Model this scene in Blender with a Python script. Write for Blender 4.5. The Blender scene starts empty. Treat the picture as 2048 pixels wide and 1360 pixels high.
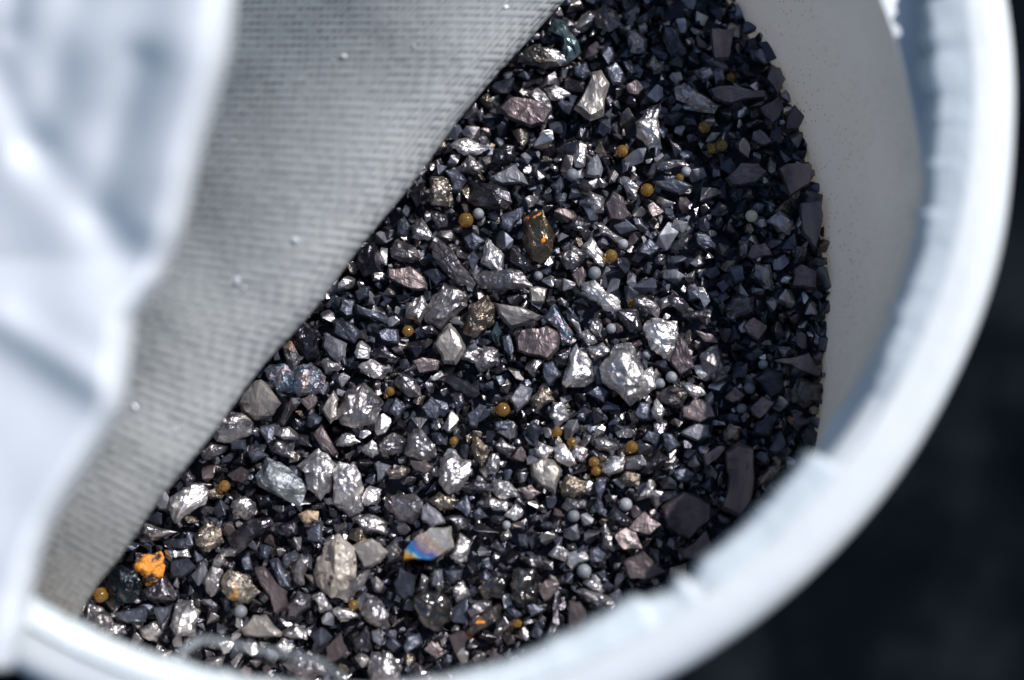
import bpy, bmesh, math, random
import numpy as np
from mathutils import Vector, Matrix, noise
C = bpy.context.scene
COL = C.collection
MM = 0.001

# ------------------------------------------------------------------ camera
F_PX, W_PX, H_PX = 3413.33, 2048.0, 1360.0
CAM = Vector((14.543, -29.260, 94.860))
CR = Vector((0.9985359906, 0.0, -0.0540913626))
CU = Vector((0.0079514472, 0.9891364457, 0.1467851026))
CB = Vector((0.0535037382, -0.1470003124, 0.9876883406))
cd = bpy.data.cameras.new('camera'); cam = bpy.data.objects.new('camera', cd); COL.objects.link(cam)
cam.matrix_world = Matrix(((CR.x, CU.x, CB.x, CAM.x*MM), (CR.y, CU.y, CB.y, CAM.y*MM), (CR.z, CU.z, CB.z, CAM.z*MM), (0, 0, 0, 1)))
cd.lens = 60; cd.sensor_width = 36; cd.clip_start = 0.005; cd.clip_end = 20
C.camera = cam
# ------------------------------------------------------------------ light
SUN_EL, SUN_AZ = math.radians(43), math.radians(38)
S = Vector((math.cos(SUN_EL)*math.cos(SUN_AZ), math.cos(SUN_EL)*math.sin(SUN_AZ), math.sin(SUN_EL)))
w = bpy.data.worlds.new('World'); C.world = w; w.use_nodes = True
nt = w.node_tree; nt.nodes.clear()
sky = nt.nodes.new('ShaderNodeTexSky'); sky.sky_type = 'NISHITA'; sky.sun_disc = False
sky.sun_elevation = SUN_EL; sky.sun_rotation = math.pi/2 - SUN_AZ
bg = nt.nodes.new('ShaderNodeBackground'); bg.inputs[1].default_value = 0.10
wo = nt.nodes.new('ShaderNodeOutputWorld')
nt.links.new(sky.outputs[0], bg.inputs[0]); nt.links.new(bg.outputs[0], wo.inputs[0])
ld = bpy.data.lights.new('sun', 'SUN'); ld.energy = 4.6; ld.angle = math.radians(0.53); ld.color = (1.0, 0.975, 0.945)
sun = bpy.data.objects.new('sun', ld); COL.objects.link(sun)
sun.rotation_euler = S.to_track_quat('Z', 'Y').to_euler(); sun.location = (0.3, 0.1, 0.4)
vs = C.view_settings; vs.view_transform = 'Standard'; vs.look = 'None'; vs.exposure = 0.18; vs.gamma = 1.0; vs.use_curve_mapping = False

# ------------------------------------------------------------------ geometry helpers
PZ, PSX, PSY = -14.0, -0.02, 0.03            # the sloping surface of the granule bed (mm)
PN = Vector((-PSX, -PSY, 1)).normalized()
E1 = (Vector((1, 0, PSX))).normalized(); E2 = PN.cross(E1).normalized()

def ray(px, py):
    return CR*((px-W_PX/2)/F_PX) - CU*((py-H_PX/2)/F_PX) - CB

def bed(px, py, up=0.0):
    """point of the bed surface (raised UP mm along its normal) seen at px, py"""
    d = ray(px, py)
    n = Vector((-PSX, -PSY, 1.0)); z0 = PZ + up*math.sqrt(1+PSX*PSX+PSY*PSY)
    s = (z0 - n.dot(CAM)) / n.dot(d)
    return CAM + d*s

def lifted(px, py, lift):
    """a point LIFT mm nearer the camera than the bed"""
    p = bed(px, py); d = ray(px, py).normalized()
    return p - d*lift

def to_px(p):
    v = p-CAM; z = -v.dot(CB)
    return (W_PX/2+F_PX*v.dot(CR)/z, H_PX/2-F_PX*v.dot(CU)/z)

focus = bed(1000, 640)
cd.dof.use_dof = True
cd.dof.focus_distance = -(focus-CAM).dot(CB)*MM
cd.dof.aperture_fstop = 9.5
cd.dof.aperture_blades = 0

def mesh_obj(name, verts, faces, mat, parent=None, smooth=False, mm=True):
    me = bpy.data.meshes.new(name)
    s = MM if mm else 1.0
    me.from_pydata([(v[0]*s, v[1]*s, v[2]*s) for v in verts], [], faces)
    me.materials.append(mat)
    me.polygons.foreach_set('use_smooth', [smooth]*len(me.polygons))
    me.update()
    o = bpy.data.objects.new(name, me); COL.objects.link(o)
    if parent: o.parent = parent
    return o

def tag(o, label, cat, group=None, kind=None):
    if label: o['label'] = label
    if cat: o['category'] = cat
    if group: o['group'] = group
    if kind: o['kind'] = kind
    return o

# ------------------------------------------------------------------ materials
def nodes(name):
    m = bpy.data.materials.new(name); m.use_nodes = True
    t = m.node_tree
    return m, t, t.nodes['Principled BSDF']

def ramp(t, fac, stops):
    r = t.nodes.new('ShaderNodeValToRGB')
    cr = r.color_ramp
    while len(cr.elements) < len(stops): cr.elements.new(0.5)
    for e, (p, c) in zip(cr.elements, stops):
        e.position = p; e.color = (*c, 1) if len(c) == 3 else c
    t.links.new(fac, r.inputs[0]); return r.outputs[0]

def tex(t, co, scale, detail=3, rough=0.55, dist=0.0, kind='noise'):
    if kind == 'noise':
        n = t.nodes.new('ShaderNodeTexNoise'); n.inputs['Scale'].default_value = scale
        n.inputs['Detail'].default_value = detail; n.inputs['Roughness'].default_value = rough
        n.inputs['Distortion'].default_value = dist
    else:
        n = t.nodes.new('ShaderNodeTexVoronoi'); n.inputs['Scale'].default_value = scale
        n.feature = kind
    t.links.new(co, n.inputs['Vector'])
    return n.outputs[0]

def math_(t, op, a, b=None, c=None):
    n = t.nodes.new('ShaderNodeMath'); n.operation = op
    for i, v in enumerate((a, b, c)):
        if v is None: continue
        if isinstance(v, (int, float)): n.inputs[i].default_value = v
        else: t.links.new(v, n.inputs[i])
    return n.outputs[0]

def mixc(t, f, a, b):
    n = t.nodes.new('ShaderNodeMix'); n.data_type = 'RGBA'
    for i, v in ((0, f), (6, a), (7, b)):
        if isinstance(v, (int, float)): n.inputs[i].default_value = v
        elif isinstance(v, tuple): n.inputs[i].default_value = (*v, 1)
        else: t.links.new(v, n.inputs[i])
    return n.outputs[2]

def stone_mat(name, c0, c1, metallic, r0, r1, bump=0.5, bscale=2200, extra=None, stretch=(1, 1, 1)):
    """chipped mineral: c0..c1 the range of body colour, r0..r1 of gloss; fine ridged relief catches the sun"""
    m, t, b = nodes(name)
    tc = t.nodes.new('ShaderNodeTexCoord'); mp = t.nodes.new('ShaderNodeMapping')
    oi = t.nodes.new('ShaderNodeObjectInfo'); ge = t.nodes.new('ShaderNodeNewGeometry')
    rnd = math_(t, 'FRACT', math_(t, 'ADD', oi.outputs['Random'], ge.outputs['Random Per Island']))
    cmb = t.nodes.new('ShaderNodeCombineXYZ')
    for i in range(3): t.links.new(math_(t, 'MULTIPLY', rnd, 0.013*(i+1)), cmb.inputs[i])
    mp.inputs['Scale'].default_value = stretch
    t.links.new(tc.outputs['Object'], mp.inputs['Vector']); t.links.new(cmb.outputs[0], mp.inputs['Location'])
    co = mp.outputs[0]
    big = tex(t, co, 900, 4, 0.6)
    col = mixc(t, rnd, c0, c1)
    dark = ramp(t, big, [(0.35, (0.45, 0.45, 0.48)), (0.62, (1.15, 1.12, 1.08))])
    mul = t.nodes.new('ShaderNodeMix'); mul.data_type = 'RGBA'; mul.blend_type = 'MULTIPLY'; mul.inputs[0].default_value = 0.85
    t.links.new(col, mul.inputs[6]); t.links.new(dark, mul.inputs[7])
    col = mul.outputs[2]
    if extra: col = extra(t, co, col, b)
    t.links.new(col, b.inputs['Base Color'])
    b.inputs['Metallic'].default_value = metallic
    rr = t.nodes.new('ShaderNodeMapRange'); rr.inputs['To Min'].default_value = r0; rr.inputs['To Max'].default_value = r1
    rr.inputs['From Min'].default_value = 0.35; rr.inputs['From Max'].default_value = 0.65
    t.links.new(tex(t, co, 1400, 2), rr.inputs['Value']); t.links.new(rr.outputs[0], b.inputs['Roughness'])
    # relief: conchoidal ripples + fine grain
    v1 = tex(t, co, bscale, 3, 0.62, 1.2)
    v2 = tex(t, co, bscale*0.55, kind='F1', )
    h = math_(t, 'ADD', math_(t, 'ABSOLUTE', math_(t, 'SUBTRACT', v1, 0.5)), math_(t, 'MULTIPLY', v2, 0.35))
    bp = t.nodes.new('ShaderNodeBump'); bp.inputs['Strength'].default_value = bump; bp.inputs['Distance'].default_value = 0.00022
    t.links.new(h, bp.inputs['Height']); t.links.new(bp.outputs[0], b.inputs['Normal'])
    return m

def patches(colr, lo, hi, scale, rough=0.5, metal=None, invert=False):
    def f(t, co, col, b):
        n = tex(t, co, scale, 4, 0.6, 0.6)
        fac = ramp(t, n, [(lo, (0, 0, 0)), (hi, (1, 1, 1))])
        mt = math_(t, 'SUBTRACT', metal if metal is not None else 0.9, fac)
        mt = math_(t, 'MAXIMUM', mt, 0.0); t.links.new(mt, b.inputs['Metallic'])
        return mixc(t, fac, col, colr)
    return f

def spots(t, co, col, b):
    n = tex(t, co, 1100, kind='F1')
    fac = ramp(t, n, [(0.16, (1, 1, 1)), (0.24, (0, 0, 0))])
    return mixc(t, fac, col, (0.06, 0.05, 0.05))

def film(stops, scale):
    def f(t, co, col, b):
        n = tex(t, co, scale, 2, 0.5, 0.8)
        return mixc(t, 0.32, col, ramp(t, n, stops))
    return f

IRID = [(0.30, (0.05, 0.09, 0.22)), (0.42, (0.10, 0.30, 0.42)), (0.50, (0.30, 0.32, 0.38)), (0.58, (0.35, 0.20, 0.34)), (0.68, (0.5, 0.28, 0.12))]
def rainbow(t, co, col, b):
    # annealing colours run across the flake: straw, blue, violet, pale
    sx = t.nodes.new('ShaderNodeSeparateXYZ'); tc = t.nodes.new('ShaderNodeTexCoord')
    t.links.new(tc.outputs['Object'], sx.inputs[0])
    n = tex(t, co, 1200, 3)
    k = math_(t, 'ADD', math_(t, 'MULTIPLY', math_(t, 'ADD', math_(t, 'MULTIPLY', math_(t, 'ADD', sx.outputs[0], 0.0014), 0.62), math_(t, 'MULTIPLY', sx.outputs[1], 0.85)), 300.0), math_(t, 'MULTIPLY', n, 0.30))
    return ramp(t, k, [(-0.0, (0.85, 0.38, 0.05)), (0.03, (0.80, 0.42, 0.10)), (0.05, (0.45, 0.62, 0.60)), (0.13, (0.05, 0.30, 0.62)), (0.22, (0.10, 0.30, 0.70)), (0.27, (0.28, 0.20, 0.48)), (0.36, (0.55, 0.45, 0.42)), (0.48, (0.6, 0.42, 0.33)), (0.62, (0.6, 0.56, 0.52))])

M = {
 'slate':  stone_mat('slate',  (0.050, 0.055, 0.080), (0.105, 0.115, 0.155), 0.6, 0.30, 0.52, 0.34),
 'slate2': stone_mat('pale_slate', (0.15, 0.155, 0.19), (0.21, 0.215, 0.25), 0.35, 0.42, 0.6, 0.4, 2600, stretch=(1, 0.3, 1)),
 'graph':  stone_mat('graphite', (0.055, 0.053, 0.068), (0.15, 0.143, 0.165), 0.9, 0.2, 0.42, 0.42, 1700, stretch=(1, 0.5, 1)),
 'pewter': stone_mat('pewter', (0.23, 0.22, 0.235), (0.43, 0.41, 0.425), 0.95, 0.28, 0.48, 0.5, 1700, stretch=(1, 0.4, 1)),
 'silver': stone_mat('silver', (0.52, 0.505, 0.52), (0.80, 0.78, 0.79), 0.95, 0.30, 0.48, 0.62, 1800, stretch=(0.45, 1, 1)),
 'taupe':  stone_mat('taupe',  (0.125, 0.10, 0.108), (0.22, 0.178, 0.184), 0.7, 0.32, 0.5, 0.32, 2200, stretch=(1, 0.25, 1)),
 'pale':   stone_mat('pale',   (0.30, 0.275, 0.26), (0.38, 0.355, 0.34), 0.6, 0.36, 0.5, 0.35, 1500, stretch=(1, 0.4, 1)),
 'paleblue': stone_mat('pale_blue_grey', (0.36, 0.39, 0.43), (0.36, 0.39, 0.43), 0.35, 0.32, 0.5, 0.9, 2600,
                        patches((0.5, 0.36, 0.22), 0.62, 0.70, 420)),
 'bronze': stone_mat('bronze', (0.24, 0.20, 0.165), (0.36, 0.32, 0.285), 0.9, 0.2, 0.42, 0.85, 2200, patches((0.45, 0.22, 0.06), 0.66, 0.74, 700)),
 'rust':   stone_mat('rusty', (0.11, 0.11, 0.12), (0.15, 0.14, 0.14), 0.6, 0.3, 0.5, 0.7, 2000, patches((0.34, 0.14, 0.06), 0.55, 0.75, 1100)),
 'teal':   stone_mat('teal_glaze', (0.035, 0.06, 0.075), (0.05, 0.085, 0.10), 0.4, 0.2, 0.35, 0.15, 1400),
 'orange': stone_mat('orange_crust', (0.10, 0.09, 0.09), (0.12, 0.1, 0.1), 0.5, 0.45, 0.7, 0.8, 2400, patches((0.66, 0.25, 0.03), 0.40, 0.48, 1100)),
 'orangespot': stone_mat('olive_orange', (0.16, 0.135, 0.10), (0.16, 0.135, 0.10), 0.8, 0.2, 0.4, 0.7, 1300, patches((0.80, 0.24, 0.02), 0.60, 0.63, 640)),
 'flake':  stone_mat('orange_flake', (0.14, 0.12, 0.11), (0.14, 0.12, 0.11), 0.5, 0.3, 0.5, 0.5, 1800, patches((0.82, 0.30, 0.02), 0.55, 0.60, 480)),
 'irid':   stone_mat('tarnished', (0.17, 0.20, 0.25), (0.22, 0.25, 0.29), 0.9, 0.28, 0.45, 0.6, 2600, film(IRID, 900)),
 'iriddark': stone_mat('dark_tarnished', (0.03, 0.04, 0.05), (0.03, 0.04, 0.05), 0.9, 0.12, 0.3, 0.9, 1500, film([(0.35, (0.01, 0.012, 0.016)), (0.55, (0.03, 0.03, 0.035)), (0.62, (0.02, 0.12, 0.2)), (0.7, (0.45, 0.25, 0.12))], 700)),
 'rainbow': stone_mat('annealed', (0.5, 0.45, 0.4), (0.5, 0.45, 0.4), 0.75, 0.3, 0.42, 0.4, 1800, rainbow),
 'spotted': stone_mat('spotted', (0.40, 0.36, 0.325), (0.40, 0.36, 0.325), 0.3, 0.35, 0.5, 0.4, 1400, spots),
 'gloss':  stone_mat('polished', (0.13, 0.12, 0.12), (0.19, 0.175, 0.17), 0.95, 0.13, 0.22, 0.25, 700),
 'tan':    stone_mat('tan', (0.50, 0.37, 0.26), (0.50, 0.37, 0.26), 0.0, 0.5, 0.7, 0.8, 2600, patches((0.42, 0.10, 0.03), 0.66, 0.72, 900, metal=0.0)),
}

def plastic(name, col, rough=0.42, bump=0.12, bscale=900, sss=0.0, speck=False):
    m, t, b = nodes(name)
    tc = t.nodes.new('ShaderNodeTexCoord'); co = tc.outputs['Object']
    n = tex(t, co, 120, 4, 0.6)
    c = mixc(t, n, tuple(x*0.93 for x in col), col)
    if speck:     # fine dark dust clinging to the inside of the wall
        d = tex(t, co, 2600, kind='F1')
        dn = ramp(t, tex(t, co, 140, 3, 0.6), [(0.40, (0, 0, 0)), (0.60, (1, 1, 1))])
        f = math_(t, 'MULTIPLY', ramp(t, d, [(0.15, (1, 1, 1)), (0.24, (0, 0, 0))]), dn)
        c = mixc(t, f, c, (0.05, 0.04, 0.035))
        c = mixc(t, math_(t, 'MULTIPLY', dn, 0.18), c, (0.42, 0.39, 0.34))
    t.links.new(c, b.inputs['Base Color'])
    b.inputs['Roughness'].default_value = rough
    if sss:
        b.inputs['Subsurface Weight'].default_value = sss
        b.inputs['Subsurface Radius'].default_value = (1, 0.9, 0.8); b.inputs['Subsurface Scale'].default_value = 0.0012
    bp = t.nodes.new('ShaderNodeBump'); bp.inputs['Strength'].default_value = bump; bp.inputs['Distance'].default_value = 0.0004
    t.links.new(tex(t, co, bscale, 3), bp.inputs['Height']); t.links.new(bp.outputs[0], b.inputs['Normal'])
    return m

M['rim'] = plastic('white_plastic', (0.63, 0.665, 0.69), 0.2, 0.4, 190)
M['wall'] = plastic('tub_inner', (0.80, 0.775, 0.735), 0.5, 0.05, speck=True)
def translucent(m, fac, col):
    """milky plastic lets some of the sun through"""
    t = m.node_tree; b = t.nodes['Principled BSDF']; out = [n for n in t.nodes if n.type == 'OUTPUT_MATERIAL'][0]
    tr = t.nodes.new('ShaderNodeBsdfTranslucent'); tr.inputs[0].default_value = (*col, 1)
    mx = t.nodes.new('ShaderNodeMixShader'); mx.inputs[0].default_value = fac
    t.links.new(b.outputs[0], mx.inputs[1]); t.links.new(tr.outputs[0], mx.inputs[2]); t.links.new(mx.outputs[0], out.inputs[0])
translucent(M['wall'], 0.27, (0.85, 0.815, 0.76))
M['shell'] = plastic('tub_shell', (0.78, 0.80, 0.82), 0.4, 0.1, 260)
translucent(M['shell'], 0.45, (0.9, 0.87, 0.82))
M['neck'] = plastic('neck_plastic', (0.60, 0.65, 0.69), 0.45, 0.1)
M['torn'] = plastic('torn_liner', (0.58, 0.64, 0.68), 0.5, 0.5, 500)
M['wisp'] = plastic('thin_wisp', (0.55, 0.6, 0.64), 0.6, 0.5, 500)
M['wisp'].node_tree.nodes['Principled BSDF'].inputs['Alpha'].default_value = 0.3
M['foil'] = plastic('white_film', (0.66, 0.70, 0.745), 0.30, 0.15, 200)

def amber():
    m, t, b = nodes('amber_glass')
    b.inputs['Base Color'].default_value = (1.0, 0.60, 0.14, 1); b.inputs['Roughness'].default_value = 0.06
    b.inputs['Transmission Weight'].default_value = 0.90; b.inputs['IOR'].default_value = 1.5
    b.inputs['Subsurface Weight'].default_value = 0.0
    return m
M['amber'] = amber()
def frost():
    m, t, b = nodes('frosted_bead')
    oi = t.nodes.new('ShaderNodeObjectInfo')
    t.links.new(mixc(t, oi.outputs['Random'], (0.13, 0.14, 0.165), (0.26, 0.27, 0.30)), b.inputs['Base Color'])
    b.inputs['Roughness'].default_value = 0.5
    tc = t.nodes.new('ShaderNodeTexCoord')
    bp = t.nodes.new('ShaderNodeBump'); bp.inputs['Strength'].default_value = 0.3; bp.inputs['Distance'].default_value = 0.0001
    t.links.new(tex(t, tc.outputs['Object'], 6000, 2), bp.inputs['Height']); t.links.new(bp.outputs[0], b.inputs['Normal'])
    return m
M['frost'] = frost()
def cream():
    m, t, b = nodes('cream_bead'); b.inputs['Base Color'].default_value = (0.55, 0.5, 0.38, 1); b.inputs['Roughness'].default_value = 0.5; return m
M['cream'] = cream()
def crystal():
    m, t, b = nodes('clear_grit'); b.inputs['Base Color'].default_value = (0.95, 0.96, 0.97, 1); b.inputs['Roughness'].default_value = 0.28
    b.inputs['Metallic'].default_value = 0.5; return m
M['grit'] = crystal()

def weave():
    """non-woven / knitted grey liner: threads over and under, dark pin holes where four threads meet"""
    m, t, b = nodes('woven_liner')
    uv = t.nodes.new('ShaderNodeUVMap'); uv.uv_map = 'UVMap'
    wob = t.nodes.new('ShaderNodeTexNoise'); wob.inputs['Scale'].default_value = 3; wob.inputs['Detail'].default_value = 3
    t.links.new(uv.outputs[0], wob.inputs['Vector'])
    va = t.nodes.new('ShaderNodeVectorMath'); va.operation = 'MULTIPLY_ADD'
    va.inputs[1].default_value = (0.012, 0.012, 0)
    t.links.new(wob.outputs['Color'], va.inputs[0]); t.links.new(uv.outputs[0], va.inputs[2])
    sc = t.nodes.new('ShaderNodeVectorMath'); sc.operation = 'SCALE'; sc.inputs['Scale'].default_value = 108.0
    t.links.new(va.outputs[0], sc.inputs[0])
    fl = t.nodes.new('ShaderNodeVectorMath'); fl.operation = 'FLOOR'; t.links.new(sc.outputs[0], fl.inputs[0])
    fr = t.nodes.new('ShaderNodeVectorMath'); fr.operation = 'FRACTION'; t.links.new(sc.outputs[0], fr.inputs[0])
    wn = t.nodes.new('ShaderNodeTexWhiteNoise'); wn.noise_dimensions = '2D'; t.links.new(fl.outputs[0], wn.inputs['Vector'])
    s1 = t.nodes.new('ShaderNodeSeparateXYZ'); t.links.new(fr.outputs[0], s1.inputs[0])
    s2 = t.nodes.new('ShaderNodeSeparateXYZ'); t.links.new(fl.outputs[0], s2.inputs[0])
    par = math_(t, 'ABSOLUTE', math_(t, 'MODULO', math_(t, 'ADD', math_(t, 'ADD', s2.outputs[0], s2.outputs[1]), math_(t, 'GREATER_THAN', wn.outputs[0], 0.66)), 2.0))
    hx = math_(t, 'SINE', math_(t, 'MULTIPLY', s1.outputs[0], math.pi))
    hy = math_(t, 'SINE', math_(t, 'MULTIPLY', s1.outputs[1], math.pi))
    over = math_(t, 'ADD', math_(t, 'MULTIPLY', hx, par), math_(t, 'MULTIPLY', hy, math_(t, 'SUBTRACT', 1.0, par)))
    # pin holes at the corners of the cells, some open, some closed by fluff
    ad = t.nodes.new('ShaderNodeVectorMath'); ad.operation = 'ADD'; ad.inputs[1].default_value = (0.5, 0.5, 0); t.links.new(sc.outputs[0], ad.inputs[0])
    fc = t.nodes.new('ShaderNodeVectorMath'); fc.operation = 'FLOOR'; t.links.new(ad.outputs[0], fc.inputs[0])
    wc = t.nodes.new('ShaderNodeTexWhiteNoise'); wc.noise_dimensions = '2D'; t.links.new(fc.outputs[0], wc.inputs['Vector'])
    corner = math_(t, 'MULTIPLY', math_(t, 'SUBTRACT', 1.0, hx), math_(t, 'SUBTRACT', 1.0, hy))
    hole_ = math_(t, 'MULTIPLY', ramp(t, corner, [(0.10, (0, 0, 0)), (0.42, (1, 1, 1))]), ramp(t, wc.outputs[0], [(0.15, (0.15, 0.15, 0.15)), (0.9, (1, 1, 1))]))
    big = tex(t, uv.outputs[0], 7, 4, 0.6)
    h = math_(t, 'SUBTRACT', math_(t, 'MULTIPLY', over, 0.6), math_(t, 'MULTIPLY', hole_, 0.6))
    fac = math_(t, 'MAXIMUM', 0.0, math_(t, 'SUBTRACT', ramp(t, over, [(0.0, (0.42, 0.42, 0.42)), (0.6, (1, 1, 1))]), hole_))
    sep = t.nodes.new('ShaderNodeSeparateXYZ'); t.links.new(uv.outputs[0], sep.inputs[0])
    thread_shade = ramp(t, math_(t, 'ADD', sep.outputs[0], math_(t, 'MULTIPLY', big, 0.12)), [(0.17, (0.31, 0.32, 0.32)), (0.30, (0.21, 0.225, 0.232)), (0.50, (0.11, 0.132, 0.148))])  # thread colour with shading painted in: light at the fold, darker away from it
    hole = ramp(t, sep.outputs[0], [(0.16, (0.23, 0.235, 0.24)), (0.40, (0.025, 0.022, 0.024))])  # pin holes, paler at the fold as part of the painted shading
    c = mixc(t, fac, hole, thread_shade)
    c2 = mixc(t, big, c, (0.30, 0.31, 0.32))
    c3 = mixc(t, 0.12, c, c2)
    tip_dark = ramp(t, math_(t, 'ADD', sep.outputs[1], math_(t, 'MULTIPLY', big, 0.25)), [(0.68, (0, 0, 0)), (0.98, (0.8, 0.8, 0.8))])  # darker and browner towards the lower end of the liner
    c3 = mixc(t, tip_dark, c3, mixc(t, fac, (0.03, 0.026, 0.024), (0.13, 0.125, 0.12)))
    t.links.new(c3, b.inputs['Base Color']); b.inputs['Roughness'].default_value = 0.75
    b.inputs['Specular IOR Level'].default_value = 0.25
    bp = t.nodes.new('ShaderNodeBump'); bp.inputs['Strength'].default_value = 0.8; bp.inputs['Distance'].default_value = 0.0001
    t.links.new(h, bp.inputs['Height']); t.links.new(bp.outputs[0], b.inputs['Normal'])
    return m
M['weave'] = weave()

def ground_mat():
    m, t, b = nodes('dark_ground')
    tc = t.nodes.new('ShaderNodeTexCoord')
    n = tex(t, tc.outputs['Object'], 60, 6, 0.65)
    t.links.new(ramp(t, n, [(0.3, (0.0004, 0.0006, 0.001)), (0.5, (0.002, 0.0034, 0.006)), (0.72, (0.013, 0.016, 0.02))]), b.inputs['Base Color'])
    b.inputs['Roughness'].default_value = 0.8; b.inputs['Specular IOR Level'].default_value = 0.02
    return m
M['ground'] = ground_mat()

# ------------------------------------------------------------------ setting: the dark ground
g = mesh_obj('ground', [(-3000, -3000, -62), (3000, -3000, -62), (3000, 3000, -62), (-3000, 3000, -62)], [(0, 1, 2, 3)], M['ground'])
tag(g, 'dark blue-black ground blurred beneath the white tub', None, kind='structure')

# ------------------------------------------------------------------ the tub
TUB = bpy.data.objects.new('plastic_tub', None); COL.objects.link(TUB); TUB.location = (0, 0, -0.062)
tag(TUB, 'round white plastic tub with thick blurred rim, filled with dark metallic granules', 'tub')
ZOFF = 62.0
def child(o, parent, off=ZOFF):
    o.parent = parent; o.location = (0, 0, off*MM)   # geometry is in world mm; the Empty stands on the ground
    return o

def loft(name, rows, mat, closed=True, smooth=True, flip=False):
    n = len(rows[0]); verts = [p for r in rows for p in r]; faces = []
    for j in range(len(rows)-1):
        for i in range(n if closed else n-1):
            a, b_, c, d = j*n+i, j*n+(i+1) % n, (j+1)*n+(i+1) % n, (j+1)*n+i
            faces.append((a, d, c, b_) if flip else (a, b_, c, d))
    return mesh_obj(name, verts, faces, mat, smooth=smooth)

NT = 420
def circ(R, z, lump=0.0, seed=0, sc=3.0):
    out = []
    for i in range(NT):
        a = 2*math.pi*i/NT
        k = 1.0
        dr = lump*noise.noise(Vector((math.cos(a)*sc, math.sin(a)*sc, seed+z*0.3)))
        dz = lump*0.7*noise.noise(Vector((math.cos(a)*sc, math.sin(a)*sc, seed+7.3+R*0.5)))
        out.append(((R+dr)*math.cos(a), (R+dr)*math.sin(a), z+dz))
    return out
LA = [-60, -48, -36.2, -25.8, -17.8, -10.5, -0.8, 11.7, 19.5, 32, 50, 75, 100]
LR = [37.2, 35.6, 34.6, 31.9, 30.6, 29.4, 28.0, 26.5, 25.5, 25.0, 26.8, 31.0, 36.5]
def level_r(a):
    d = (math.degrees(a)+180) % 360-180
    return float(np.interp(d, LA, LR))
def bedz(x, y): return PZ+PSX*x+PSY*y
def top_r(a):
    rb = level_r(a)
    f = min(1.0, max(0.0, (rb-33.6)/1.2))
    return min(33.9, rb+4.7)*(1-f)+(rb-0.7)*f
def wall_row(k):
    """the slanted well: k=0 the contour at the bed, k=1 the shoulder"""
    out = []
    for i in range(NT):
        a = 2*math.pi*i/NT; c, s = math.cos(a), math.sin(a)
        Rb = level_r(a); Rt = top_r(a); z0 = bedz(Rb*c, Rb*s)
        z1 = -4.4+max(0.0, 33.9-Rt)*0.78
        R = Rb+(Rt-Rb)*(k**0.8) if k >= 0 else Rb-0.3*k*k
        out.append((R*c, R*s, z0+(z1-z0)*k))
    return out
def lip_row(f, dz):
    """from the top of the slanted wall (f=0) out to the neck (f=1)"""
    out = []
    for i in range(NT):
        a = 2*math.pi*i/NT; c, s = math.cos(a), math.sin(a)
        Rt = top_r(a); z1 = -4.4+max(0.0, 33.9-Rt)*0.78
        R = Rt+(max(34.2, Rt-0.5)-Rt)*f; lump = 0.08*noise.noise(Vector((c*5, s*5, f*3)))
        out.append(((R+lump)*c, (R+lump)*s, z1+(-3.4-z1)*dz))
    return out
child(loft('inner_wall', [circ(24.0, -34)]+[wall_row(k) for k in (-0.5, -0.2, 0, 0.12, 0.25, 0.4, 0.55, 0.7, 0.82, 0.92, 1.0)]
           , M['wall'], flip=True), TUB)
child(loft('neck', [lip_row(0.0, 0.0), lip_row(0.12, 0.05), lip_row(0.3, 0.18), lip_row(0.5, 0.38), lip_row(0.72, 0.62), lip_row(0.88, 0.85), lip_row(1.0, 1.1), circ(34.8, -3.1, 0.03), circ(34.9, -2.3, 0.0), circ(34.5, -1.7)], M['neck'], flip=True), TUB)
prof = [(34.5, -1.72), (34.45, -1.0), (34.6, -0.5), (34.95, -0.15), (35.4, 0.08), (36.0, 0.0), (36.6, -0.02), (37.2, -0.1), (37.8, -0.45), (38.2, -1.0), (38.45, -1.7), (38.5, -2.6), (38.3, -3.6), (37.7, -4.6), (36.9, -5.4)]
child(loft('rim', [circ(R, z, 0.22, 3, 4.0) for R, z in prof], M['rim'], flip=True), TUB)
child(loft('outer_wall', [circ(36.9, -5.5), circ(37.6, -9), circ(37.6, -17), circ(26, -58), circ(23.0, -61.5)], M['shell'], flip=True), TUB)

# torn seal still stuck round the lip: its inner edge is ragged
edge_px = [(150, 1236), (260, 1290), (400, 1332), (560, 1362), (700, 1374), (870, 1355), (1000, 1322), (1100, 1280), (1180, 1240), (1265, 1188), (1290, 1196), (1335, 1180),
           (1352, 1148), (1378, 1158), (1402, 1112), (1440, 1085), (1500, 1035), (1560, 965), (1612, 906), (1650, 914), (1693, 905), (1700, 862), (1722, 812), (1762, 706), (1786, 640), (1812, 560), (1838, 480),
           (1848, 400), (1852, 330), (1858, 262), (1862, 180), (1852, 90), (1838, 10)]
pts = []
for (x, y) in edge_px:
    d = ray(x, y); s = (-0.9-CAM.z)/d.z; p = CAM+d*s
    pts.append((math.atan2(p.y, p.x), math.hypot(p.x, p.y)))
pts.sort()
ang = np.array([p[0] for p in pts]); rad = np.array([p[1] for p in pts])
def torn_r(a):
    a = (a+math.pi) % (2*math.pi)-math.pi
    if a < ang[0] or a > ang[-1]:
        return 34.3
    return float(np.interp(a, ang, rad))
NS = 1400
rows = [[], [], [], []]
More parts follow.
